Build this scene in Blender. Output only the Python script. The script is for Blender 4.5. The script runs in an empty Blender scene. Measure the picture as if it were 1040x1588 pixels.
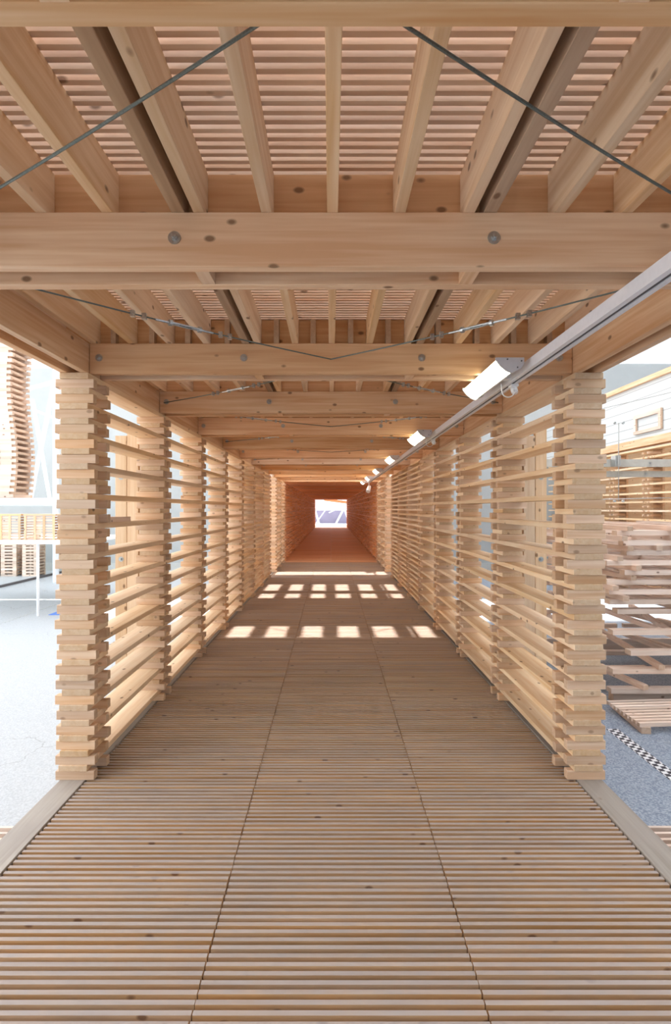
import bpy, bmesh, math, random
from mathutils import Vector, Matrix
R = random.Random(7)
rad = math.radians
scn = bpy.context.scene
C = scn.collection

# ---------------------------------------------------------------- camera
FPX = 850.0
cam_d = bpy.data.cameras.new('camera'); cam = bpy.data.objects.new('camera', cam_d); C.objects.link(cam)
cam.location = (0, 0, 1.5); cam.rotation_euler = (rad(90), 0, 0)
cam_d.sensor_fit = 'VERTICAL'; cam_d.sensor_height = 36.0; cam_d.lens = FPX / 1588 * 36
cam_d.shift_x = 7 / 1588; cam_d.shift_y = -5 / 1588
cam_d.clip_start = 0.02; cam_d.clip_end = 400
scn.camera = cam
# ---------------------------------------------------------------- world, sun, exposure
SUN_ELEV = 50.0
SUN_E = 26.0
SKY_E = 2.4
SKY_LEFT = 2.8
EXPOSURE = -0.78
w = bpy.data.worlds.new('sky'); scn.world = w; w.use_nodes = True
nt = w.node_tree; nt.nodes.clear()
wo = nt.nodes.new('ShaderNodeOutputWorld'); bg = nt.nodes.new('ShaderNodeBackground')
tc = nt.nodes.new('ShaderNodeTexCoord'); sp = nt.nodes.new('ShaderNodeSeparateXYZ'); cr = nt.nodes.new('ShaderNodeValToRGB')
nt.links.new(tc.outputs['Generated'], sp.inputs[0]); nt.links.new(sp.outputs['Z'], cr.inputs[0])
cr.color_ramp.elements[0].position = 0.0; cr.color_ramp.elements[0].color = (0.97, 0.98, 1.0, 1)
cr.color_ramp.elements[1].position = 0.7; cr.color_ramp.elements[1].color = (0.86, 0.93, 1, 1)
nt.links.new(cr.outputs[0], bg.inputs[0])
# sky strength raised on the left as added side light for the shelf tops
mr = nt.nodes.new('ShaderNodeMapRange'); mr.interpolation_type = 'SMOOTHSTEP'
nt.links.new(sp.outputs['X'], mr.inputs['Value'])
for k, v in (('From Min', -0.85), ('From Max', 0.45), ('To Min', SKY_E * SKY_LEFT), ('To Max', SKY_E)): mr.inputs[k].default_value = v
nt.links.new(mr.outputs[0], bg.inputs[1])
nt.links.new(bg.outputs[0], wo.inputs[0])
sd = bpy.data.lights.new('sun', 'SUN'); sd.energy = SUN_E; sd.angle = rad(1.2); sd.color = (1, 0.95, 0.87)
so = bpy.data.objects.new('sun', sd); C.objects.link(so)
so.rotation_euler = (-(rad(90 - SUN_ELEV)), 0, 0); so.location = (0, 20, 20)
vs = scn.view_settings
vs.view_transform = 'Standard'; vs.look = 'None'; vs.gamma = 1; vs.exposure = EXPOSURE; vs.use_curve_mapping = False

# ---------------------------------------------------------------- materials
def new_mat(name):
    m = bpy.data.materials.new(name); m.use_nodes = True
    n = m.node_tree; b = n.nodes['Principled BSDF']
    return m, n, b
def N(nt, t, **kw):
    x = nt.nodes.new(t)
    for k, v in kw.items(): setattr(x, k, v)
    return x
def vmath(nt, op, a, b):
    x = N(nt, 'ShaderNodeVectorMath', operation=op)
    for i, s in enumerate((a, b)):
        if hasattr(s, 'links'): nt.links.new(s, x.inputs[i])
        else: x.inputs[i].default_value = s
    return x.outputs[0]
def mth(nt, op, a, b=0.0, clamp=False):
    x = N(nt, 'ShaderNodeMath', operation=op, use_clamp=clamp)
    for i, s in enumerate((a, b)):
        if hasattr(s, 'links'): nt.links.new(s, x.inputs[i])
        else: x.inputs[i].default_value = s
    return x.outputs[0]
def mixc(nt, f, a, b, mode='MIX'):
    x = N(nt, 'ShaderNodeMix', data_type='RGBA', blend_type=mode)
    for s, k in ((f, 0), (a, 6), (b, 7)):
        if hasattr(s, 'links'): nt.links.new(s, x.inputs[k])
        else: x.inputs[k].default_value = s if k == 0 else (*s, 1)
    return x.outputs[2]
def wood(name, axis, light, dark, rough=0.6, knots=1.0, vary=0.12, knot_col=(0.16, 0.07, 0.03), stain=0.0, worn=0.0, endgrain=True):
    m, n, b = new_mat(name)
    t = N(n, 'ShaderNodeTexCoord'); oi = N(n, 'ShaderNodeObjectInfo'); ge = N(n, 'ShaderNodeNewGeometry')
    r = mth(n, 'ADD', mth(n, 'MULTIPLY', oi.outputs['Random'], 37.0), mth(n, 'MULTIPLY', ge.outputs['Random Per Island'], 53.0))
    cx = N(n, 'ShaderNodeCombineXYZ')
    for i in range(3): n.links.new(r, cx.inputs[i])
    p = vmath(n, 'ADD', t.outputs['Object'], cx.outputs[0])
    sc = [22.0, 22.0, 22.0]; sc[axis] = 1.3
    q = vmath(n, 'MULTIPLY', p, tuple(sc))
    nz = N(n, 'ShaderNodeTexNoise'); nz.inputs['Scale'].default_value = 1.0; nz.inputs['Detail'].default_value = 3; nz.inputs['Distortion'].default_value = 0.6
    n.links.new(q, nz.inputs['Vector'])
    # fine growth rings
    sc2 = [60.0, 60.0, 60.0]; sc2[axis] = 2.0
    nz2 = N(n, 'ShaderNodeTexNoise'); nz2.inputs['Scale'].default_value = 1.0; nz2.inputs['Detail'].default_value = 2
    n.links.new(vmath(n, 'MULTIPLY', p, tuple(sc2)), nz2.inputs['Vector'])
    f = mth(n, 'ADD', mth(n, 'MULTIPLY', nz.outputs['Fac'], 0.75), mth(n, 'MULTIPLY', nz2.outputs['Fac'], 0.45))
    f = mth(n, 'MULTIPLY', mth(n, 'SUBTRACT', f, 0.44), 3.2, True)
    col = mixc(n, f, light, dark)
    # piece-to-piece tone
    wn = N(n, 'ShaderNodeTexWhiteNoise', noise_dimensions='1D'); n.links.new(r, wn.inputs['W'])
    v = mth(n, 'ADD', mth(n, 'MULTIPLY', wn.outputs['Value'], 2 * vary), 1 - vary)
    hs = N(n, 'ShaderNodeHueSaturation'); n.links.new(col, hs.inputs['Color']); n.links.new(v, hs.inputs['Value'])
    s2 = N(n, 'ShaderNodeSeparateColor'); n.links.new(wn.outputs['Color'], s2.inputs[0])
    n.links.new(mth(n, 'ADD', mth(n, 'MULTIPLY', s2.outputs[1], 0.25), 0.88), hs.inputs['Saturation'])
    col = hs.outputs[0]
    # knots
    sk = [10.5, 10.5, 10.5]; sk[axis] = 6.2
    vo = N(n, 'ShaderNodeTexVoronoi'); vo.inputs['Scale'].default_value = 1.0
    n.links.new(vmath(n, 'MULTIPLY', p, tuple(sk)), vo.inputs['Vector'])
    k = mth(n, 'SUBTRACT', 1.0, mth(n, 'MULTIPLY', vo.outputs['Distance'], 1 / 0.13), True)
    k = mth(n, 'MULTIPLY', mth(n, 'MULTIPLY', k, 2.2, True), 0.8 * knots)
    col = mixc(n, k, col, knot_col)
    if stain > 0:
        n3 = N(n, 'ShaderNodeTexNoise'); n3.inputs['Scale'].default_value = 3.0; n3.inputs['Detail'].default_value = 5
        n.links.new(t.outputs['Object'], n3.inputs['Vector'])
        col = mixc(n, mth(n, 'MULTIPLY', mth(n, 'SUBTRACT', n3.outputs['Fac'], 0.45), stain * 3, True), col, (0.32, 0.27, 0.24))
    if endgrain:
        se = N(n, 'ShaderNodeSeparateXYZ'); n.links.new(t.outputs['Normal'], se.inputs[0])
        e = mth(n, 'GREATER_THAN', mth(n, 'ABSOLUTE', se.outputs[axis]), 0.8)
        n6 = N(n, 'ShaderNodeTexNoise'); n6.inputs['Scale'].default_value = 35.0; n6.inputs['Distortion'].default_value = 2.0
        n.links.new(p, n6.inputs['Vector'])
        col = mixc(n, mth(n, 'MULTIPLY', e, 0.55), col, mixc(n, n6.outputs['Fac'], (0.62, 0.43, 0.28), (0.42, 0.26, 0.15)))
    if worn:
        sn = N(n, 'ShaderNodeSeparateXYZ'); n.links.new(t.outputs['Normal'], sn.inputs[0])
        n5 = N(n, 'ShaderNodeTexNoise'); n5.inputs['Scale'].default_value = 9.0; n5.inputs['Detail'].default_value = 4
        n.links.new(t.outputs['Object'], n5.inputs['Vector'])
        up = mth(n, 'GREATER_THAN', sn.outputs['Z'], 0.8)
        col = mixc(n, mth(n, 'MULTIPLY', up, mth(n, 'ADD', mth(n, 'MULTIPLY', n5.outputs['Fac'], 0.5), worn - 0.25, True)), col, mixc(n, nz.outputs['Fac'], (0.44, 0.385, 0.36), (0.30, 0.26, 0.245)))
    n.links.new(col, b.inputs['Base Color'])
    b.inputs['Roughness'].default_value = rough
    b.inputs['Specular IOR Level'].default_value = 0.3
    bp = N(n, 'ShaderNodeBump'); bp.inputs['Strength'].default_value = 0.12; bp.inputs['Distance'].default_value = 0.002
    n.links.new(nz2.outputs['Fac'], bp.inputs['Height']); n.links.new(bp.outputs[0], b.inputs['Normal'])
    return m
def plain(name, col, rough=0.5, metal=0.0, emit=0.0, emit_col=None, noise=0.0, nscale=40.0):
    m, n, b = new_mat(name)
    b.inputs['Roughness'].default_value = rough; b.inputs['Metallic'].default_value = metal
    t = N(n, 'ShaderNodeTexCoord'); nz = N(n, 'ShaderNodeTexNoise'); nz.inputs['Scale'].default_value = nscale; nz.inputs['Detail'].default_value = 4
    n.links.new(t.outputs['Object'], nz.inputs['Vector'])
    c2 = tuple(max(0, c * (1 - noise)) for c in col)
    f = mth(n, 'MULTIPLY', mth(n, 'SUBTRACT', nz.outputs['Fac'], 0.35), 3.0, True)
    n.links.new(mixc(n, f, col, c2), b.inputs['Base Color'])
    if emit:
        b.inputs['Emission Color'].default_value = (*(emit_col or col), 1); b.inputs['Emission Strength'].default_value = emit
    return m
PL, PD = (0.82, 0.56, 0.35), (0.67, 0.37, 0.19)
WX = wood('pine_across', 0, PL, PD)
WY = wood('pine_along', 1, PL, PD)
WZ = wood('pine_upright', 2, (0.82, 0.60, 0.39), (0.70, 0.45, 0.25))
WC = wood('pine_crosspiece', 0, (0.76, 0.55, 0.385), (0.62, 0.38, 0.225), vary=0.16, knots=0.6)
WB = wood('pine_shelf', 1, (0.86, 0.66, 0.45), (0.75, 0.50, 0.29), vary=0.1)
WD = wood('deck_slat_wood', 0, (0.64, 0.41, 0.23), (0.50, 0.29, 0.14), vary=0.14, stain=0.3, rough=0.7, worn=0.8)
WO = wood('amber_pine', 0, (0.74, 0.44, 0.22), (0.60, 0.30, 0.12))
WRs = wood('roof_slat_wood', 0, (0.84, 0.66, 0.52), (0.72, 0.50, 0.36), vary=0.1)
WJ = wood('joist_wood', 1, (0.83, 0.59, 0.38), (0.70, 0.43, 0.23))
WJD = wood('weathered_joist_wood', 1, (0.50, 0.33, 0.21), (0.36, 0.22, 0.13))
WG = wood('weathered_board_wood', 1, (0.42, 0.365, 0.31), (0.32, 0.27, 0.225), stain=0.6, knots=0.5)
WRED = wood('bounce_tinted_pine_across', 0, (0.68, 0.35, 0.18), (0.54, 0.24, 0.11))  # tunnel pine, amber bounce light put into the base colour, both grain directions
WREDY = wood('bounce_tinted_pine_along', 1, (0.68, 0.35, 0.18), (0.54, 0.24, 0.11))
WPALE = wood('pale_sawn_wood', 0, (0.84, 0.68, 0.57), (0.72, 0.54, 0.43), vary=0.2)
WPALEY = wood('pale_sawn_wood_along', 1, (0.82, 0.64, 0.52), (0.68, 0.48, 0.37), vary=0.2)
ZINC = plain('galvanised_steel', (0.55, 0.56, 0.55), 0.35, 0.9, noise=0.25, nscale=120)
ROPE = plain('steel_rope', (0.16, 0.18, 0.16), 0.45, 0.7, noise=0.3, nscale=300)
WHITEM = plain('white_enamel', (0.76, 0.75, 0.78), 0.35, 0.0, noise=0.05)
GREYM = plain('grey_plastic', (0.55, 0.53, 0.55), 0.5, noise=0.05)
DARKP = plain('dark_slot', (0.12, 0.11, 0.11), 0.6)
LAMP = plain('lit_diffuser', (1, 1, 0.97), 0.3, emit=16.0, emit_col=(1.0, 0.94, 0.66))
PLASTER = plain('white_plaster', (0.42, 0.445, 0.445), 0.8, noise=0.05, nscale=3)
STEELW = plain('white_painted_steel', (0.80, 0.84, 0.88), 0.35, noise=0.04)
GREYB = plain('grey_painted_timber', (0.56, 0.54, 0.48), 0.6, noise=0.15, nscale=12)
BLUE = plain('blue_tarpaulin', (0.10, 0.25, 0.75), 0.5, noise=0.2)
SKIRT = plain('grey_skirting', (0.5, 0.52, 0.5), 0.7, noise=0.1)
PURPLE = plain('lilac_grey_wall_paint', (0.30, 0.26, 0.36), 0.8, noise=0.15, nscale=0.8)

def concrete(name, c1, c2, c3):
    m, n, b = new_mat(name)
    t = N(n, 'ShaderNodeTexCoord')
    a = N(n, 'ShaderNodeTexNoise'); a.inputs['Scale'].default_value = 90; a.inputs['Detail'].default_value = 4
    c = N(n, 'ShaderNodeTexNoise'); c.inputs['Scale'].default_value = 1.2; c.inputs['Detail'].default_value = 5
    n.links.new(t.outputs['Object'], a.inputs['Vector']); n.links.new(t.outputs['Object'], c.inputs['Vector'])
    col = mixc(n, mth(n, 'MULTIPLY', mth(n, 'SUBTRACT', a.outputs['Fac'], 0.38), 4, True), c1, c2)
    col = mixc(n, mth(n, 'MULTIPLY', c.outputs['Fac'], 0.5), col, c3)
    # fine wandering crack
    vo = N(n, 'ShaderNodeTexVoronoi', feature='DISTANCE_TO_EDGE'); vo.inputs['Scale'].default_value = 0.33
    d = N(n, 'ShaderNodeTexNoise'); d.inputs['Scale'].default_value = 2.5; d.inputs['Detail'].default_value = 6
    n.links.new(t.outputs['Object'], d.inputs['Vector'])
    pv = vmath(n, 'ADD', t.outputs['Object'], vmath(n, 'MULTIPLY', d.outputs['Color'], (0.7, 0.7, 0)))
    n.links.new(pv, vo.inputs['Vector'])
    k = mth(n, 'LESS_THAN', vo.outputs['Distance'], 0.0016)
    col = mixc(n, mth(n, 'MULTIPLY', k, 0.45), col, (0.2, 0.2, 0.2))
    n.links.new(col, b.inputs['Base Color']); b.inputs['Roughness'].default_value = 0.45
    return m
FLOORM = concrete('pale_concrete', (0.39, 0.41, 0.425), (0.53, 0.55, 0.565), (0.46, 0.48, 0.495))
FLOORR = concrete('speckled_terrazzo', (0.13, 0.17, 0.24), (0.42, 0.47, 0.53), (0.27, 0.32, 0.39))
def siding():
    m, n, b = new_mat('white_clapboard')
    t = N(n, 'ShaderNodeTexCoord'); s = N(n, 'ShaderNodeSeparateXYZ'); n.links.new(t.outputs['Object'], s.inputs[0])
    f = mth(n, 'FRACT', mth(n, 'MULTIPLY', s.outputs['Z'], 5.5))
    k = mth(n, 'LESS_THAN', f, 0.07)
    n.links.new(mixc(n, k, (0.62, 0.65, 0.65), (0.36, 0.36, 0.34)), b.inputs['Base Color']); b.inputs['Roughness'].default_value = 0.6
    return m
SIDING = siding()
def checker():
    m, n, b = new_mat('checkered_tape')
    t = N(n, 'ShaderNodeTexCoord'); c = N(n, 'ShaderNodeTexChecker'); c.inputs['Scale'].default_value = 28
    c.inputs['Color1'].default_value = (0.02, 0.02, 0.03, 1); c.inputs['Color2'].default_value = (0.8, 0.8, 0.8, 1)
    n.links.new(vmath(n, 'ADD', t.outputs['Object'], (0.003, 0.003, 0.003)), c.inputs['Vector']); n.links.new(c.outputs['Color'], b.inputs['Base Color'])
    return m
CHECK = checker()
def glass():
    m, n, b = new_mat('clear_glass')
    b.inputs['Base Color'].default_value = (0.93, 0.97, 0.97, 1); b.inputs['Transmission Weight'].default_value = 1.0
    b.inputs['Roughness'].default_value = 0.0; b.inputs['IOR'].default_value = 1.05
    return m
GLASS = glass()
def poly():
    m, n, b = new_mat('opal_roof_glazing')
    out = n.nodes['Material Output']; n.nodes.remove(b)
    tr = N(n, 'ShaderNodeBsdfTranslucent'); df = N(n, 'ShaderNodeBsdfDiffuse'); mx = N(n, 'ShaderNodeMixShader')
    tr.inputs[0].default_value = (0.84, 0.87, 0.92, 1); df.inputs[0].default_value = (0.9, 0.9, 0.9, 1); mx.inputs[0].default_value = 0.4
    n.links.new(tr.outputs[0], mx.inputs[1]); n.links.new(df.outputs[0], mx.inputs[2]); n.links.new(mx.outputs[0], out.inputs[0])
    return m
POLY = poly()

# ---------------------------------------------------------------- helpers
class MB:
    def __init__(s): s.v = []; s.f = []
    def box(s, x0, x1, y0, y1, z0, z1):
        i = len(s.v)
        s.v += [(x0, y0, z0), (x1, y0, z0), (x1, y1, z0), (x0, y1, z0), (x0, y0, z1), (x1, y0, z1), (x1, y1, z1), (x0, y1, z1)]
        s.f += [tuple(i + k for k in q) for q in ((0, 3, 2, 1), (4, 5, 6, 7), (0, 1, 5, 4), (1, 2, 6, 5), (2, 3, 7, 6), (3, 0, 4, 7))]
        return s
    def bar(s, a, b, w, h):
        a, b = Vector(a), Vector(b); d = (b - a).normalized(); u = Vector((0, 0, 1)) if abs(d.z) < .95 else Vector((0, 1, 0))
        x = d.cross(u).normalized(); y = x.cross(d)
        i = len(s.v)
        for p in (a, b):
            for sx, sy in ((-1, -1), (1, -1), (1, 1), (-1, 1)): s.v.append(tuple(p + x * sx * w / 2 + y * sy * h / 2))
        s.f += [tuple(i + k for k in q) for q in ((3, 2, 1, 0), (4, 5, 6, 7), (0, 1, 5, 4), (1, 2, 6, 5), (2, 3, 7, 6), (3, 0, 4, 7))]
        return s
    def tube(s, a, b, r, n=10, r2=None):
        a, b = Vector(a), Vector(b); d = (b - a).normalized(); u = Vector((0, 0, 1)) if abs(d.z) < .95 else Vector((0, 1, 0))
        x = d.cross(u).normalized(); y = x.cross(d); i = len(s.v); r2 = r if r2 is None else r2
        for p, rr in ((a, r), (b, r2)):
            for k in range(n):
                t = 2 * math.pi * k / n; s.v.append(tuple(p + (x * math.cos(t) + y * math.sin(t)) * rr))
        for k in range(n): s.f.append((i + k, i + (k + 1) % n, i + n + (k + 1) % n, i + n + k))
        s.f.append(tuple(i + k for k in range(n))[::-1]); s.f.append(tuple(i + n + k for k in range(n)))
        return s
    def path(s, pts, r, n=8):
        for a, b in zip(pts, pts[1:]): s.tube(a, b, r, n)
        return s
    def prism(s, prof, y0, y1):   # profile of (x, z)
        i = len(s.v); n = len(prof)
        for y in (y0, y1):
            for x, z in prof: s.v.append((x, y, z))
        for k in range(n): s.f.append((i + k, i + (k + 1) % n, i + n + (k + 1) % n, i + n + k))
        s.f.append(tuple(i + k for k in range(n))[::-1]); s.f.append(tuple(i + n + k for k in range(n)))
        return s
    def mesh(s, name, mat, bevel=0.0):
        me = bpy.data.meshes.new(name); me.from_pydata(s.v, [], s.f)
        bm = bmesh.new(); bm.from_mesh(me)
        if bevel: bmesh.ops.bevel(bm, geom=bm.edges[:], offset=bevel, segments=1, affect='EDGES')
        bmesh.ops.recalc_face_normals(bm, faces=bm.faces); bm.to_mesh(me); bm.free()
        me.materials.append(mat); return me
    def build(s, name, mat, parent=None, loc=(0, 0, 0), bevel=0.0):
        return link(name, s.mesh(name, mat, bevel), parent, loc)
def link(name, me, parent=None, loc=(0, 0, 0)):
    o = bpy.data.objects.new(name, me); C.objects.link(o); o.location = loc
    if parent: o.parent = parent
    return o
def tag(o, label=None, cat=None, group=None, kind=None):
    if label: o['label'] = label; o['kind'] = 'thing'
    if cat: o['category'] = cat
    if group: o['group'] = group
    if kind: o['kind'] = kind
    return o
def thing(name, label, cat, loc=(0, 0, 0), group=None):
    return tag(link(name, None, None, loc), label, cat, group)
def struct(name, mb, mat):
    return tag(mb.build(name, mat), kind='structure')
ORD = ['first', 'second', 'third', 'fourth', 'fifth', 'sixth', 'seventh', 'eighth', 'ninth', 'tenth', 'eleventh', 'twelfth', 'thirteenth', 'fourteenth',
       'fifteenth', 'sixteenth', 'seventeenth', 'eighteenth', 'nineteenth', 'twentieth']
ORD += ['twenty-' + o for o in ORD[:9]] + ['thirtieth']
SIDE = {-1: 'left', 1: 'right'}

# ---------------------------------------------------------------- dimensions
PITCH = 2.252 / 27; SH = 0.050; BH = PITCH - SH
P = 1.25; Y1 = 3.03; NPOST = 8
ZT = 2.252; TH = 0.168; ZJ = ZT + TH; JH = 0.150; ZR = ZJ + JH; RT = 0.030
GZ = -0.25
TIES = [0.675, 1.70] + [Y1 + 0.02 + P * k for k in range(8)] + [13.0, 14.2, 15.2]
END1 = Y1 + P * 7 + 0.22

# ---------------------------------------------------------------- setting
struct('floor', MB().box(-16, 1.0, -8, 80, GZ - 0.1, GZ), FLOORM)
struct('floor_right', MB().box(1.0, 16, -8, 80, GZ - 0.1, GZ), FLOORR)
WY0 = 15.5
struct('wall_back', MB().box(-14, -1.75, WY0, WY0 + 0.2, GZ, 5.6).box(1.75, 14, WY0, WY0 + 0.2, GZ, 5.6), PLASTER)
struct('baseboard_back', MB().box(-14, -1.76, WY0 - 0.03, WY0, GZ, GZ + 0.22).box(1.76, 14, WY0 - 0.03, WY0, GZ, GZ + 0.22), SKIRT)
struct('ceiling', MB().box(-1.9, 1.9, -9, 11.45, 8.0, 8.02).box(-7, -1.9, -9, WY0, 8.0, 8.02).box(1.9, 11, -9, WY0, 8.0, 8.02), POLY)  # unseen hall roof, gap cut above the corridor for the sun patches
struct('wall_added_behind', MB().box(-8, 12, -6.2, -6, GZ, 7.9), PLASTER)  # unseen wall added behind the camera to dim light from that side
wr = MB().box(6.0, 6.12, 2, WY0, 2.85, 3.9)
struct('wall_right', wr, SIDING)
struct('trim_1', MB().box(5.93, 6.16, 2, WY0, 3.9, 3.99).box(5.96, 6.15, 2, WY0, 2.70, 2.85), WY)
struct('wall_outer', MB().box(13.8, 14, -6, WY0, GZ, 5.6), PLASTER)

# ---------------------------------------------------------------- wooden deck
def deck_panel(x0, x1, y0, y1, top, mat, label, group, name='deck_panel', pitch=0.0352, jit=0.003):
    t = thing(name, label, 'deck panel', ((x0 + x1) / 2, y0, top - 0.10), group)
    ox, oy, oz = t.location
    m = MB(); n = int((y1 - y0) / pitch)
    for i in range(n):
        y = y0 + i * pitch - oy
        a = x0 - ox + R.uniform(0.0, jit); b = x1 - ox - R.uniform(0.0, jit)
        dz = R.uniform(-0.002, 0)
        m.box(a, b, y + R.uniform(0, .001), y + 0.0175, top - 0.045 - oz, top + dz - oz)
    m.build('slats', mat, t)
    b = MB()
    for fx in (0.06, 0.5, 0.94):
        x = x0 + (x1 - x0) * fx - ox
        b.box(x - 0.022, x + 0.022, 0.003, y1 - y0 - 0.003, GZ - oz, top - 0.0455 - oz)
    b.build('bearer', WJD, t)
    return t
ROWS = [-0.6, 1.24, 3.08, 4.92, 7.4, 9.9, 12.4, 15.4]
COLS = [(-1.355, -0.415, 'left'), (-0.413, 0.467, 'middle'), (0.469, 1.355, 'right')]
for j in range(7):
    for x0, x1, nm in COLS:
        deck_panel(x0, x1, ROWS[j], ROWS[j + 1] - 0.004, -0.004, WD,
                   '%s slatted deck panel of the %s row, counted from the viewer' % (ORD[j], nm), 'slatted deck panels of the %s row' % nm)
for s in (-1, 1):
    o = MB().box(-0.07, 0.07, 0, END1 + 0.6, -0.038, 0).build('edge_board', WG, None, (s * 1.43, -0.6, 0), 0.002)
    tag(o, 'flat grey weathered edge board along the %s side of the deck' % SIDE[s], 'board', 'edge boards of the deck')
    o = MB().box(-0.065, 0.065, 0, END1 + 0.6, GZ, -0.0385).build('edge_bearer', WJD, None, (s * 1.43, -0.6, 0))
    tag(o, 'long bearer standing on the floor under the %s edge board' % SIDE[s], 'beam', 'edge bearers of the deck')
    xa, xb = sorted((s * 1.505, s * (1.71 if s < 0 else 1.79)))
    deck_panel(xa, xb, -0.6, 2.84, -0.10, WPALE, 'narrow lower strip of slats outside the %s edge board' % SIDE[s], 'lower slat strips', 'slat_strip', 0.05, 0.012)

# ---------------------------------------------------------------- stacked posts of the slatted walls
cp_mesh = MB().box(-0.1075, 0.1075, -0.0225, 0.0225, 0, SH - 0.0006).mesh('crosspiece', WC, 0.0015)
sb_mesh = MB().box(-0.078, 0.078, 0, 0.25, 0, BH - 0.0006).mesh('spacer_block', WB, 0.0015)
col_mesh = [MB().box(-0.045, 0.045, 0, 0.045, GZ, 2.08).mesh('upright_board', WZ, 0.002),
            MB().box(-0.045, 0.045, 0, 0.045, GZ, 2.16).mesh('upright_board', WZ, 0.002)]
bolt_mesh = MB().tube((0, 0, 0), (0, -0.006, 0), 0.017, 16).tube((0, -0.006, 0), (0, -0.018, 0), 0.009, 6).mesh('bolt', ZINC)
washer_mesh = MB().tube((0, 0, 0), (0, -0.003, 0), 0.020, 18).mesh('washer', ZINC)
nut_mesh = MB().tube((0, -0.003, 0), (0, -0.013, 0), 0.0105, 6).tube((0, -0.013, 0), (0, -0.020, 0), 0.006, 10).mesh('nut', ZINC)
def bolt(parent, loc):
    o = link('bolt', washer_mesh, parent, loc); o['label'] = 'galvanised bolt'
    link('nut', nut_mesh, o); return o
def post(s, y, label, group, spacers=True, sx=1.4125):
    t = thing('stacked_post', label, 'post', (s * sx, y, 0), group)
    if True:
        for i in range(27):
            z = i * PITCH
            for dy in (0.0225, 0.185):
                o = link('crosspiece', cp_mesh, t, (R.uniform(-.006, .006), dy + R.uniform(-.003, .003), z))
                if s < 0: o.rotation_euler.z = math.pi; 
                o.scale = (R.uniform(.97, 1.02), 1, 1)
            if i % 2 and spacers:
                link('spacer_block', sb_mesh, t, (R.uniform(-.005, .005), -0.006 + R.uniform(-.006, .006), z + SH))
    return t
for s in (-1, 1):
    for k in range(NPOST):
        w_ = ['nearest stacked plank post of the %s wall, standing at the corridor mouth' % SIDE[s]][0] if k == 0 else \
            '%s stacked plank post of the %s wall counted from the viewer' % (ORD[k], SIDE[s])
        post(s, Y1 + P * k, w_, 'stacked posts of the %s wall' % SIDE[s], k < 4)
        if k in (1, 4, 7):
            c = thing('upright_column', 'flat board column behind the %s stacked post of the %s wall' % (ORD[k], SIDE[s]), 'column', (s * 1.62, Y1 + P * k, 0), 'board columns outside the %s wall' % SIDE[s])
            link('upright_board', col_mesh[0], c, (-0.0465, 0.07, 0)); link('upright_board', col_mesh[1], c, (0.0465, 0.07, 0))
            for zb in (1.75, 1.10, 0.4): bolt(c, (s * 0.045, 0.07, zb))
    # long shelf boards, in two runs
    for r, (ya, yb) in enumerate(((Y1 - 0.004, Y1 + P * 4 + 0.10), (Y1 + P * 4 + 0.105, END1))):
        for j in range(27):
            if r == 0 and j % 2: continue
            m = MB().box(-0.079, 0.079, 0, yb - ya, 0, BH - 0.0006)
            o = m.build('shelf_board', WB, None, (s * (1.421 + R.uniform(-.004, .004)), ya + (R.uniform(-.006, 0) if r == 0 else 0), SH + j * PITCH), 0.0015)
            q = j // 2 if r == 0 else j
            if r == 1 and j % 2: o.location.y -= 0.11; o.scale.y = 1 + 0.11 / (yb - ya)
            which = 'lowest' if j == 0 else 'topmost' if j == 26 else '%s from the bottom' % ORD[q]
            tag(o, 'long shelf board of the %s wall, %s, %s run' % (SIDE[s], which, ('near wide-spaced', 'far close-spaced')[r]), 'shelf board', 'long shelf boards of the %s wall' % SIDE[s])
# short loose board resting on a shelf, left wall
o = MB().box(-0.045, 0.045, 0, 0.42, 0, 0.03).build('loose_board', WPALEY, None, (-1.385, Y1 + 0.22, SH + 16 * PITCH + BH), 0.001)
tag(o, 'short loose board lying on a left shelf beside the nearest post', 'board')

# ---------------------------------------------------------------- roof: rails, ties, joists, slats
for s in (-1, 1):
    for nm, xc in (('inner', 1.365), ('outer', 1.475)):
        o = MB().box(-0.02, 0.02, 0, END1 + 0.8, 0, TH).build('rail_beam', WY, None, (s * xc, -0.8, ZT), 0.002)
        tag(o, '%s rail beam lying along the tops of the %s posts' % (nm, SIDE[s]), 'beam', 'rail beams on the posts')
        if nm == 'inner': 
            o = MB().box(-0.02, 0.02, 0, 2.4, 0, TH).build('rail_beam', WY, None, (s * xc, 12.95, ZT), 0.002)
            tag(o, 'short rail beam over the %s posts in front of the red tunnel' % SIDE[s], 'beam', 'rail beams on the posts')
for s in (-1, 1):
    o = MB().box(-0.012, 0.012, 0, END1 + 0.8, 0, JH - 0.001).build('fascia_board', WY, None, (s * 1.5145, -0.8, ZJ + .0005))
    tag(o, 'fascia board closing the joist ends along the %s edge of the roof' % SIDE[s], 'board')
ply = MB().box(-1.343, 1.343, 0, 0.042, 0, TH).mesh('plank', WX, 0.002)
spacer = MB().box(-0.022, 0.022, 0, 0.098, 0, TH - 0.01).mesh('spacer_block', WY)
rim = MB().box(-1.5, 1.5, 0, 0.03, 0, JH).mesh('rim_board', WO, 0.001)
ply_amber = MB().box(-1.343, 1.343, 0, 0.042, 0, TH).mesh('plank', WO, 0.002)
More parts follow.
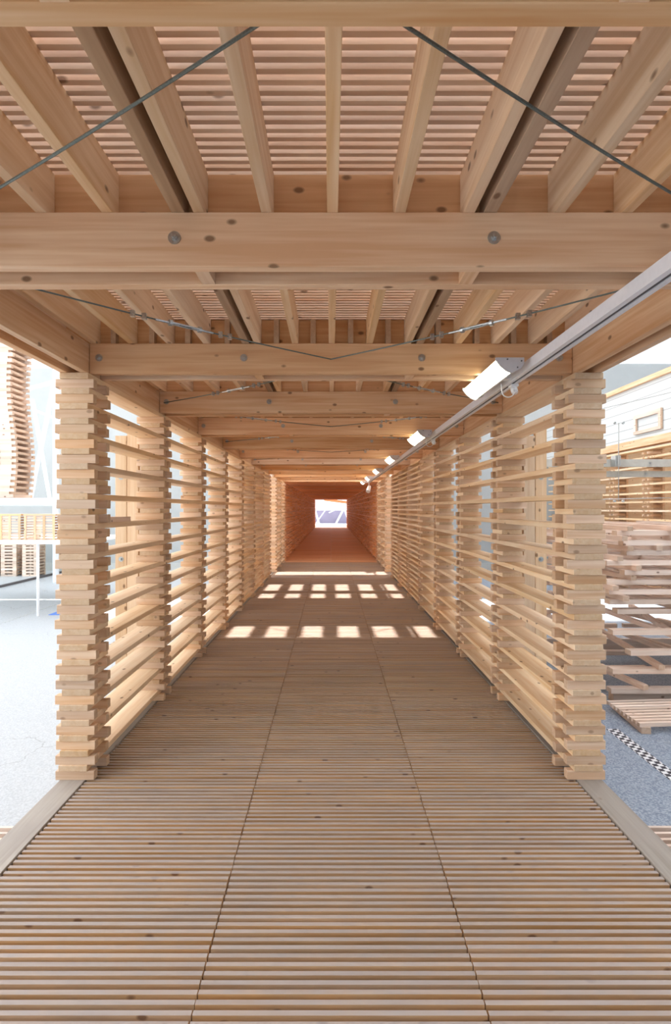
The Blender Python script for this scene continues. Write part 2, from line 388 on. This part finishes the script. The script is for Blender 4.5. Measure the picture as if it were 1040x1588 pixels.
for k, y in enumerate(TIES):
    lab = ('nearest double tie beam crossing the top of the view' if k == 0 else
           'large double tie beam in front of the first stacked posts' if k == 1 else
           '%s double tie beam counted from the viewer, over the deck' % ORD[k])
    t = thing('tie_beam', lab, 'beam', (0, y, ZT), 'double tie beams')
    link('front_plank', ply_amber if k == 2 else ply, t, (0, 0, 0)); o = link('rear_plank', ply, t, (0, 0.14, 0)); 
    for x in (-0.41, 0.45): link('spacer_block', spacer, t, (x, 0.042, 0.001))
    for x in (-0.485, 0.505) + ((-1.29, 1.27) if k > 1 else ()): bolt(t, (x, 0, 0.088))
    o = link('rim_board', rim, None, (0, y + 0.055, ZJ))
    tag(o, 'rim board standing on the %s tie beam from the viewer' % ORD[k], 'board', 'rim boards between the joists')
JX = [-1.32, -1.11, -0.90, -0.695, -0.41, -0.20, 0.005, 0.215, 0.43, 0.71, 0.92, 1.13, 1.34]
JD = [-0.475, 0.495]
SPARSE = [-1.33, -0.88, -0.445, -0.01, 0.43, 0.88, 1.33]
def joist_mesh(L, mat, w=0.034): return MB().box(-w / 2, w / 2, 0, L, 0, JH).mesh('joist', mat, 0.0015)
OPEN = [(8.6, 9.2), (11.4, 13.4), (14.4, 15.5)]
BAYN = ['over the camera', 'between the first and second tie beams', 'between the second and third tie beams']
def bayname(k): return 'over the viewer' if k < 0 else 'between the %s and %s tie beams' % (ORD[k], ORD[k + 1])
bays = [(-0.75, TIES[0] + 0.055)] + [(TIES[k] + 0.085, TIES[k + 1] + 0.055) for k in range(len(TIES) - 1)]
for bi, (ya, yb) in enumerate(bays):
    openb = bi >= 4 and any(a < yb - .1 and b > ya + .1 for a, b in OPEN)
    me = joist_mesh(yb - ya - 0.002, WJ)
    xs = SPARSE if openb else JX
    xs = list(enumerate(sorted(xs)))
    if bi >= len(bays) - 1: xs = []
    if openb and xs:
        oa, ob = [(max(a, ya), min(b, yb)) for a, b in OPEN if a < yb - .1 and b > ya + .1][0]
        mb = MB().box(-0.10, 0.10, 0, ob - oa - 0.008, 0, 0.022).mesh('sun_mask_board', WY)  # unseen boards added over the joists, shaping the sun patches on the deck
        for i, x in xs:
            o = link('sun_mask_board', mb, None, (x, oa + 0.004, ZR)); tag(o, '%s added sun-masking board from the left, %s' % (ORD[i], bayname(bi - 1)), 'board', 'added sun-masking boards %s' % bayname(bi - 1))
    for i, x in xs:
        o = link('joist', me, None, (x, ya + 0.001, ZJ))
        tag(o, '%s pale joist from the left, %s' % (ORD[i], bayname(bi - 1)), 'joist', 'joists %s' % bayname(bi - 1))
    if bi <= 3:
        md = joist_mesh(yb - ya - 0.002, WJD, 0.040)
        for x in JD:
            o = link('joist', md, None, (x, ya + 0.001, ZJ))
            tag(o, 'darker weathered joist at the %s, %s' % ('left' if x < 0 else 'right', bayname(bi - 1)), 'joist', 'weathered joists')
# short battens on the rim over the first wall tie
bt = MB().box(-0.014, 0.014, -0.045, 0, 0, JH * 0.93).mesh('batten', WJD)
for i, x in enumerate([-1.215, -1.0, -0.80, -0.58, -0.305, -0.10, 0.11, 0.32, 0.60, 0.815, 1.02, 1.22]):
    o = link('batten', bt, None, (x, TIES[2] + 0.0545, ZJ)); tag(o, '%s short upright batten from the left on the third rim board' % ORD[i], 'batten', 'short battens on the third tie beam')
y = -0.75; pi_ = 0
segs = []
edges = [-0.75, 0.78, 1.79, 3.14, 4.39, 5.64, 6.89] + []
cuts = [(-0.75, 0.765), (0.77, 1.785), (1.79, 3.135), (3.14, 4.385), (4.39, 5.635), (5.64, 8.6), (9.2, 11.4), (13.4, 14.4)]
for i, (a, b) in enumerate(cuts):
    m = MB(); n = round((b - a) / 0.0352)
    for q in range(n):
        yy = q * 0.0352
        m.box(-1.55 + R.uniform(0, .01), 1.55 - R.uniform(0, .01), yy, yy + 0.0172, 0, RT)
    o = m.build('roof_slat_panel', WRs, None, (0, a, ZR))
    tag(o, '%s panel of roof slats from the viewer, lying on the joists' % ORD[i], 'roof panel', 'slatted roof panels')

# ---------------------------------------------------------------- short section and red tunnel
for s in (-1, 1):
    for k, y in enumerate((12.98, 14.1, 15.17)):
        m = MB()
        for i in range(27):
            z = i * PITCH
            for dy in (0, 0.16): m.box(-0.107 + R.uniform(-.005, .005), 0.107, dy, dy + 0.045, z, z + SH - .0005)
            if i % 2: m.box(-0.078, 0.078, -0.005, 0.23, z + SH, z + PITCH - .0005)
        o = m.build('stacked_post', WC, None, (s * 1.39, y, 0))
        tag(o, '%s plank post on the %s between the corridor and the red tunnel' % (ORD[k], SIDE[s]), 'post', 'posts before the tunnel')
    for j in range(14):
        o = MB().box(-0.078, 0.078, 0, 2.42, 0, BH - .0006).build('shelf_board', WB, None, (s * 1.39, 12.98, SH + 2 * j * PITCH))
        tag(o, '%s shelf board from the bottom, %s side just before the red tunnel' % (ORD[j], SIDE[s]), 'shelf board', 'shelf boards before the tunnel')
    tag(MB().box(-0.07, 0.07, 0, 2.9, -0.05, 0).build('edge_board', WG, None, (s * 1.43, 12.5, 0)), 'short edge board at the %s just before the red tunnel' % SIDE[s], 'board')
T0, T1 = 15.75, 46.0
NT = 24
for s in (-1, 1):
    mm = MB()
    for i in range(27):
        z = i * PITCH
        for dy in (0, 0.16): mm.box(-0.107, 0.107, dy, dy + 0.045, z, z + SH - .0005)
        if i % 2: mm.box(-0.078, 0.078, -0.005, 0.23, z + SH, z + PITCH - .0005)
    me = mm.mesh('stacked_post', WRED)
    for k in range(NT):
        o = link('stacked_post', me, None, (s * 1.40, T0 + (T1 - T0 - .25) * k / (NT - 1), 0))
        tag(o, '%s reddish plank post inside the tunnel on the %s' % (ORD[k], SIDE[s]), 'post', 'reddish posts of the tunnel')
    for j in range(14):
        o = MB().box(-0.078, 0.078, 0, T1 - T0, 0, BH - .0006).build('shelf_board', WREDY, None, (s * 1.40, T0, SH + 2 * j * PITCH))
        tag(o, '%s reddish shelf board from the bottom, tunnel %s side' % (ORD[j], SIDE[s]), 'shelf board', 'reddish shelf boards of the tunnel')
for x0, x1, nm in ((-1.5, -0.002, 'left'), (0.002, 1.5, 'right')):
    m = MB(); L = T1 + 3 - 15.42
    for q in range(int(L / 0.0704)): m.box(x0, x1, q * 0.0704, q * 0.0704 + 0.062, -0.05, -0.004)
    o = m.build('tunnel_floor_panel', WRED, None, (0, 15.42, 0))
    tag(o, 'reddish plank floor of the tunnel, %s half' % nm, 'deck panel', 'tunnel floor panels')
    o = MB().box(-0.05, 0.05, 0, L, GZ, -0.0505).build('tunnel_bearer', WREDY, None, (x0 * .5 + x1 * .5, 15.42, 0)); tag(o, 'bearer under the %s half of the reddish tunnel floor' % nm, 'beam')
tie = MB().box(-1.5, 1.5, 0, 0.12, 0, 0.15).mesh('tunnel_tie_beam', WRED)
for k in range(NT):
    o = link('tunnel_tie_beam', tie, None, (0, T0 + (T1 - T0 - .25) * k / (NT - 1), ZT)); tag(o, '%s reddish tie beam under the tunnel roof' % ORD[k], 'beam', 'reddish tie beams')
m = MB()
for q in range(int((T1 - 15.45) / .08)): m.box(-1.55, 1.55, q * .08, q * .08 + .055, 0, .05)
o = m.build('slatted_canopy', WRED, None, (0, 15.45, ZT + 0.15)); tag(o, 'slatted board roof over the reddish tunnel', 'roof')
# boarded enclosure outside the tunnel, daylight gaps on the left
en = MB()
for k in range(12):
    y0 = 15.72 + k * 2.5; en.box(-2.7, -2.6, y0, y0 + 2.15, GZ, 3.2)
en.box(2.6, 2.7, 15.72, 46, GZ, 3.2)
struct('wall_tunnel', en, WPALEY)

# ---------------------------------------------------------------- far end beyond the tunnel
struct('wall_far', MB().box(-9, 9, 66, 66.3, GZ, 1.3), PURPLE)
far = [((-1.7, 53, GZ), (0.9, 54, 3.4)), ((2.5, 52, GZ), (1.2, 55, 3.9)), ((-0.2, 55, 1.1), (2.6, 55, 2.4)), ((-2.6, 50, GZ), (-1.2, 54, 4.5)), ((-1.0, 51, GZ), (-2.1, 54, 3.2)), ((-2.3, 50, GZ), (-2.0, 50, 3.6)), ((1.9, 52, GZ), (0.9, 53, 2.6)), ((0.3, 52, GZ), (1.4, 53, 1.8))]
for i, (a, b) in enumerate(far):
    o = MB().tube(a, b, 0.09 if i > 2 else 0.05, 8).build('steel_strut', STEELW); tag(o, '%s white slanting strut beyond the tunnel end, from the left' % ORD[i], 'strut', 'white struts beyond the tunnel')
o = MB().bar((-.6, 48.5, 2.32), (2.4, 49.5, 1.95), 0.2, 0.22).build('slanting_beam', WRED); tag(o, 'reddish slanting beam just beyond the tunnel end', 'beam')
o = MB().box(-0.1, 0.1, 0, .2, GZ, 1.80).build('beam_post', WRED, None, (2.3, 49.4, 0)); tag(o, 'reddish post carrying the slanting beam beyond the tunnel', 'post')

# ---------------------------------------------------------------- bracing cables
ZC = ZT + 0.08
def cable(a, b, label, tb=0.55):
    a, b = Vector(a), Vector(b); t = thing('bracing_cable', label, 'cable', tuple(a), 'steel bracing cables under the joists')
    d = b - a; u = d.normalized()
    pts = [Vector((0, 0, 0)) + d * i / 12 + Vector((0, 0, -0.012 * math.sin(math.pi * i / 12))) for i in range(13)]
    MB().path(pts, 0.0035, 8).build('rope', ROPE, t)
    if tb:
        c = d * tb + Vector((0, 0, -0.012))
        n = u.cross(Vector((0, 0, 1))).normalized()
        m = MB()
        for sgn in (-1, 1): m.tube(c - u * 0.07 + n * sgn * 0.010, c + u * 0.07 + n * sgn * 0.010, 0.004, 8)
        m.tube(c - u * 0.078, c - u * 0.064, 0.014, 10); m.tube(c + u * 0.064, c + u * 0.078, 0.014, 10)
        m.tube(c - u * 0.14, c - u * 0.03, 0.005, 8); m.tube(c + u * 0.03, c + u * 0.14, 0.005, 8)
        m.build('turnbuckle', ZINC, t)
        for q in (-0.24, -0.19, 0.18, 0.23):
            p = c + u * q
            MB().box(p.x - .009, p.x + .009, p.y - .009, p.y + .009, p.z - .012, p.z + .014).tube(p + n * .012, p - n * .012, .005, 8).build('clamp', ZINC, t)
    return t
apex = [0, 2, 4, 6, 8]
for k in range(0, 9):
    ka, kb = k, k + 1
    ac = ka if ka % 2 == 0 else kb; ou = kb if ac == ka else ka
    for s in (-1, 1):
        ya = TIES[ac] + (0.183 if ac < ou else -0.001); yo = TIES[ou] + (0.183 if ou < ac else -0.001)
        cable((s * 1.31, yo, ZC), (0.0, ya, ZC), 'steel bracing cable on the %s, %s' % (SIDE[s], bayname(k)), None if k == 0 else 0.5)
# ---------------------------------------------------------------- cable trunking and luminaires
t = thing('cable_trunking', 'white lighting track running under the tie beams on the right', 'track', (1.02, -0.5, ZT - 0.05))
L = 15.4
MB().prism([(-.03, 0), (-.008, 0), (-.008, .012), (.012, .012), (.012, 0), (.03, 0), (.03, .0495), (-.03, .0495)], 0, L).build('channel', WHITEM, t)
MB().box(-.007, .011, .01, L - .01, 0.006, 0.0115).build('slot_strip', DARKP, t)
def luminaire(y, label):
    t = thing('batten_light', label, 'light', (0, y, ZT), 'batten lights along the track')
    prof = [(.825, -.006), (.905, -.072), (.94, -.052), (.957, -.034), (.955, -.001), (.83, -.001)]
    MB().prism([(.8312, -.004), (.907, -.066), (.94, -.050), (.955, -.034), (.953, -.002), (.833, -.002)], 0.012, 0.688).build('housing', WHITEM, t)
    # bulging lit diffuser on the slanted face
    pr = [(.8305, -.0045), (.822, -.012), (.845, -.040), (.872, -.062), (.895, -.073), (.9065, -.0662)]
    MB().prism(pr, 0.014, 0.686).build('diffuser', LAMP, t)
    pc = [(.818, -.001), (.818, -.012), (.842, -.043), (.870, -.066), (.897, -.078), (.942, -.055), (.958, -.034), (.9585, -.001)]
    for a, b in ((0, 0.0115), (0.6885, 0.70)):
        o = MB().prism(pc, a, b).build('end_cap', GREYM, t); 
    for (x, z) in ((.875, -.010), (.945, -.018), (.925, -.050)):
        MB().tube((x, 0, z), (x, -0.003, z), 0.004, 8).build('screw', DARKP, t)
    MB().box(.955, .992, 0.30, 0.36, -.035, -.012).build('bracket', WHITEM, t)
for i in range(6): luminaire(2.72 + 2.48 * i if i < 5 else 14.7, '%s lit batten light from the viewer, beside the track under the tie beams' % ORD[i])
# cable connectors hanging on the track
for i, y in enumerate((3.10, 5.55)):
    t = thing('cable_connector', '%s white cable connector with looped wire hanging on the track' % ('near' if i == 0 else 'far'), 'connector', (1.035, y, ZT - 0.05), 'cable connectors')
    MB().tube((0, 0, -.028), (0.02, .05, -.028), 0.02, 12).tube((0.02, .05, -.028), (0.03, .08, -.028), 0.013, 12).box(-.02, .02, -.02, .04, -.012, 0).build('gland', WHITEM, t)
    pts = [(math.cos(a) * .035 - .04, -.02, math.sin(a) * .03 - .045) for a in [math.pi + q * math.pi / 8 for q in range(9)]]
    MB().path([(-0.08, -.02, 0.0)] + pts + [(0, 0, -.028)], 0.003, 6).build('wire', WHITEM, t)
t = thing('spotlight', 'small white spotlight hanging from the far end of the track', 'light', (1.02, 14.75, ZT - .05))
MB().tube((0, 0, 0), (0, 0, -.12), .012, 8).build('stem', WHITEM, t)
MB().tube((0.02, .05, -.10), (-.03, -.06, -.24), .045, 14, .06).build('lamp_head', WHITEM, t)

# ---------------------------------------------------------------- right background
# open crib of loose planks
def plank(x, y, z, L, ang, label, group, w=0.09, h=0.045, mat=None, tilt=0.0):
    o = MB().box(-L / 2, L / 2, -w / 2, w / 2, 0, h).build('loose_plank', mat or WPALE, None, (x, y, z), 0.001)
    o.rotation_euler = (0, tilt, ang); tag(o, label, 'plank', group); return o
lev = 0
zc = GZ
NL = 17
for lev in range(NL):
    z = GZ + 0.10 + lev * 0.088
    tt = thing('plank_layer', '%s layer from the floor of the open plank crib right of the nearest post' % ORD[lev], 'planks', (3.5, 4.95, z), 'layers of the open plank crib')
    low = lev < 9
    for q in range(4):
        if low and (lev % 2 or q in (1, 2)) and lev > 0: continue
        y = q * 0.62 + R.uniform(-.05, .05); a = R.uniform(-.03, .03)
        g = R.uniform(-.35, .35); wd = 0.05 if q % 2 else .09
        MB().bar((R.uniform(-1.05, -.85), y - a, .0225), (g - .04, y, .0225), wd, 0.044).build('cross_plank', WPALE, tt)
        MB().bar((g + .04, y, .0225), (R.uniform(.95, 1.2), y + a, .0225), wd, 0.044).build('cross_plank', WPALE, tt)
    for q in range(5):
        if low and (q + lev) % 3: continue
        x = -0.88 + q * 0.44 + R.uniform(-.06, .06); a = R.uniform(-.12, .12) * (2.5 if low else 1)
        MB().bar((x - a, -0.1 + R.uniform(-.05, .05), .0665), (x + a, 2.05 + R.uniform(-.1, .1), .0665), 0.05, 0.0435).build('lengthwise_plank', WPALEY, tt)
for i, y in enumerate((4.95, 6.8)):
    o = MB().box(-0.95, 1.1, 0, .09, GZ, GZ + .0995).build('crib_bearer', WPALE, None, (3.5, y, 0)); tag(o, '%s floor bearer under the open plank crib' % ('front', 'rear')[i], 'bearer')
# flat slatted pallet on the floor
t = thing('slatted_pallet', 'low slatted pallet lying on the floor in front of the plank crib', 'pallet', (2.90, 4.38, GZ))
m = MB()
for q in range(9): m.bar((-0.5, q * .06 - .1, .065), (0.62, q * .06 - .02, .065), .03, .03)
m.build('slats', WPALE, t)
m = MB()
for x in (-.45, 0, .55): m.bar((x, -.12, .025), (x + .05, .42, .025), .07, .05)
m.build('runner', WPALEY, t)
m = MB()
for q in range(4): m.bar((-.35 + q * .02, q * .05, .013 + q * .0), (.45, .02 + q * .055, .013), .03, .024)
tag(m.build('split_laths', WPALE, None, (2.85, 3.95, GZ)), 'small bundle of split laths lying on the right floor by the checkered tape', 'laths')
o = MB().box(-.045, .045, -2.2, 2.2, 0, .003).build('checkered_tape', CHECK, None, (2.45, 4.1, GZ))
o.location = (2.23, 2.15, GZ); tag(o, 'black and white checkered tape stuck on the right floor', 'tape')
# grey cross beams, posts, rods
for i, (z0, z1, y) in enumerate(((2.06, 2.16, 7.3), (1.93, 2.01, 7.4))):
    t = thing('cross_beam', '%s grey cross beam spanning behind the plank crib' % ('upper' if i == 0 else 'lower'), 'beam', (2.35, y, z0), 'grey cross beams')
    MB().box(0, 3.5, 0, .06, 0, z1 - z0).build('beam', GREYB, t)
    for x in (1.05, 1.3, 1.9): bolt(t, (x, 0, (z1 - z0) / 2))
for i, x in enumerate((2.38, 5.8)):
    o = MB().box(-.04, .04, 0, .08, GZ, 2.5).build('timber_post', WZ, None, (x, 7.47, 0)); tag(o, 'square timber post carrying the %s end of the grey cross beams' % ('near' if i == 0 else 'far'), 'post')
t = thing('tension_rod', 'thin steel rod with cable clips hanging in front of the grey beams', 'rod', (3.75, 7.15, 1.6))
MB().tube((0, 0, 0), (0, 0, 1.02), .006, 8).build('rod', ZINC, t)
for z in (0, 1.02):
    for dx in (-.05, .06): MB().tube((dx, -.01, z), (dx, .015, z), .016, 10).build('clip', ZINC, t)
MB().box(-.03, .04, .02, .14, .46, .60).build('clamp_plate', ZINC, t)
for i, (a, b) in enumerate((((2.4, 7.15, 2.54), (5.2, 7.15, 3.2)), ((2.4, 7.15, 1.6), (5.2, 7.15, 1.66)))):
    o = MB().tube(a, b, .005, 8).build('stay_cable', ZINC); tag(o, '%s thin stay cable crossing beside the right post' % ('upper' if i == 0 else 'lower'), 'cable', 'stay cables')
# slatted wall under the clapboards
t = thing('slatted_screen', 'warm wooden slatted screen wall under the white clapboards', 'screen', (6.05, 4, GZ), None)
struct('wall_added_backing', MB().box(6.9, 7.0, 3, WY0, GZ, 2.84), WB)  # board backing added behind the screen to block the bright sky
m = MB()
for q in range(17): m.box(-.1, .1, 0, 11, .18 + q * .168, .215 + q * .168)
m.build('shelf_boards', WB, t)
for k in range(9):
    m = MB()
    for q in range(34):
        for dy in (0, .16): m.box(-.12, .12, dy, dy + .045, .01 + q * .084 + (0 if q % 2 else 0.0), .05 + q * .084)
        if q % 2: pass
    m.box(.12, .16, -.05, .25, 0, 2.94)
    m.build('post', WC, t, (0, k * 1.25, 0))
t = thing('timber_frame', 'small open wooden hatch surround fixed on the white clapboard wall', 'framework', (5.95, 9.9, 2.95), None)  # plain open timber frame mounted on the wall, no opening behind it
MB().box(0, .04, 0, .9, .3, .38).box(0, .04, 0, .9, 0, .06).box(0, .04, 0, .08, .06, .3).box(0, .04, .82, .9, .06, .3).build('frame', WPALEY, t)

# ---------------------------------------------------------------- left background
# tall hanging slatted frame on steel struts
t = thing('slatted_tower', 'tall slatted timber tower raised on white steel struts at far left', 'tower', (-5.16, 7.8, 1.66))
for i, x in enumerate((-.82, -.52, -.22, .08, .38)):
    m = MB()
    for q in range(34):
        z = q * .084; off = .04 * math.sin(q * .25)
        m.box(x + off, x + .26 + off, 0, .05, z, z + .048); m.box(x + .04 + off, x + .2 + off, 0, 0.5, z + .048, z + .084)
        m.box(x + off, x + .26 + off, .45, .5, z, z + .048)
    m.build('plank_stack', WPALE, t)
for x in (-.9, -.55): MB().tube((x, .25, GZ - 1.66), (x, .25, 0), .03, 10).build('leg', STEELW, t)
m = MB()
ZB = 1.66
for a, b, r_ in (((-6.60, 4.46), (-7.16, ZB), .05), ((-7.11, 4.10), (-6.68, ZB), .045), ((-7.2, 4.36), (-6.45, 4.56), .045), ((-7.11, 3.87), (-6.45, 3.60), .03),
                 ((-6.55, GZ), (-6.55, 4.9), .07), ((-9.2, ZB), (-6.45, ZB), .10), ((-9.1, GZ), (-9.1, ZB), .06), ((-7.3, 4.9), (-6.45, 4.9), .05)):
    m.tube((a[0], 13.06, a[1]), (b[0], 13.06, b[1]), r_, 10)
tag(m.build('steel_truss', STEELW), 'white steel truss and struts beside the slatted tower', 'truss')
# table with crates
t = thing('steel_table', 'long white steel table on thin legs at the far left', 'table', (-5.6, 8.9, GZ))
MB().box(-1.6, 1.5, 0, 2.6, 1.175, 1.205).build('tabletop', STEELW, t)
for (x, y) in ((0.83, .03), (.9, 1.6), (1.2, 2.5), (-1.5, .05), (-1.5, 2.5), (.1, 2.5)):
    MB().tube((x, y, 0), (x, y, 1.175), .022, 10).build('leg', STEELW, t)
for i in range(5):
    t = thing('slatted_crate', '%s slatted timber crate from the left on the white steel table' % ORD[i], 'crate', (-6.9 + i * .6, 9.6, GZ + 1.205), 'slatted crates on the table')
    m = MB()
    for q in range(9):
        m.box(-.27, .27, 0, .03, q * .047, q * .047 + .03).box(-.27, -.24, .03, .5, q * .047, q * .047 + .03).box(.24, .27, .03, .5, q * .047, q * .047 + .03)
    m.build('slats', WPALE, t)
    MB().box(-.28, .28, -.01, .52, .423, .45).build('top_board', WX, t)
    m = MB()
    for x in (-.25, -.08, .08, .25): m.box(x - .02, x + .02, -.012, 0, 0, .423)
    m.build('upright', WZ, t)
for i in range(3):
    m = MB()
    for q in range(11): m.box(-.2, .2, 0, .06, q * .08, q * .08 + .045).box(-.2, -.1, 0, .4, q * .08 + .045, q * .08 + .08).box(.1, .2, 0, .4, q * .08 + .045, q * .08 + .08).box(-.2, .2, .34, .4, q * .08, q * .08 + .045)
    o = m.build('plank_stack', WPALE, None, (-8.9 + i * .55, 14.2, GZ)); tag(o, '%s open plank stack from the left by the back wall, left of the table' % ORD[i], 'stack', 'plank stacks by the back wall')
# glass screen
t = thing('glass_screen', 'long clear glass screen standing on a dark base rail at far left', 'screen', (-7.35, 8.9, GZ))
MB().box(-.03, .03, -2.4, 6.3, 0, .05).build('base_rail', DARKP, t)
for k in range(5): MB().box(-.006, .006, -2.35 + k * 1.72, -2.35 + k * 1.72 + 1.69, .05, 1.1).build('pane', GLASS, t)
o = MB().box(-.2, .2, -.18, .18, 0, .006).build('blue_sheet', BLUE, None, (-4.45, 9.2, GZ)); tag(o, 'small blue sheet lying on the left floor', 'sheet')
o = MB().box(-.06, .06, -.012, 0, -.04, .04).box(-.02, .02, -.016, -.012, -.015, .015).build('wall_socket', GREYM, None, (-7.2, WY0, .6)); tag(o, 'small grey socket on the white back wall', 'socket')
o = None
m = MB()
for q in range(60): m.box(0, .05, q * .1, q * .1 + .03, 0, .004)
tag(m.build('dashed_joint', SKIRT, None, (-5.05, 6.0, GZ)), 'dashed grey expansion joint in the left floor', 'floor joint')
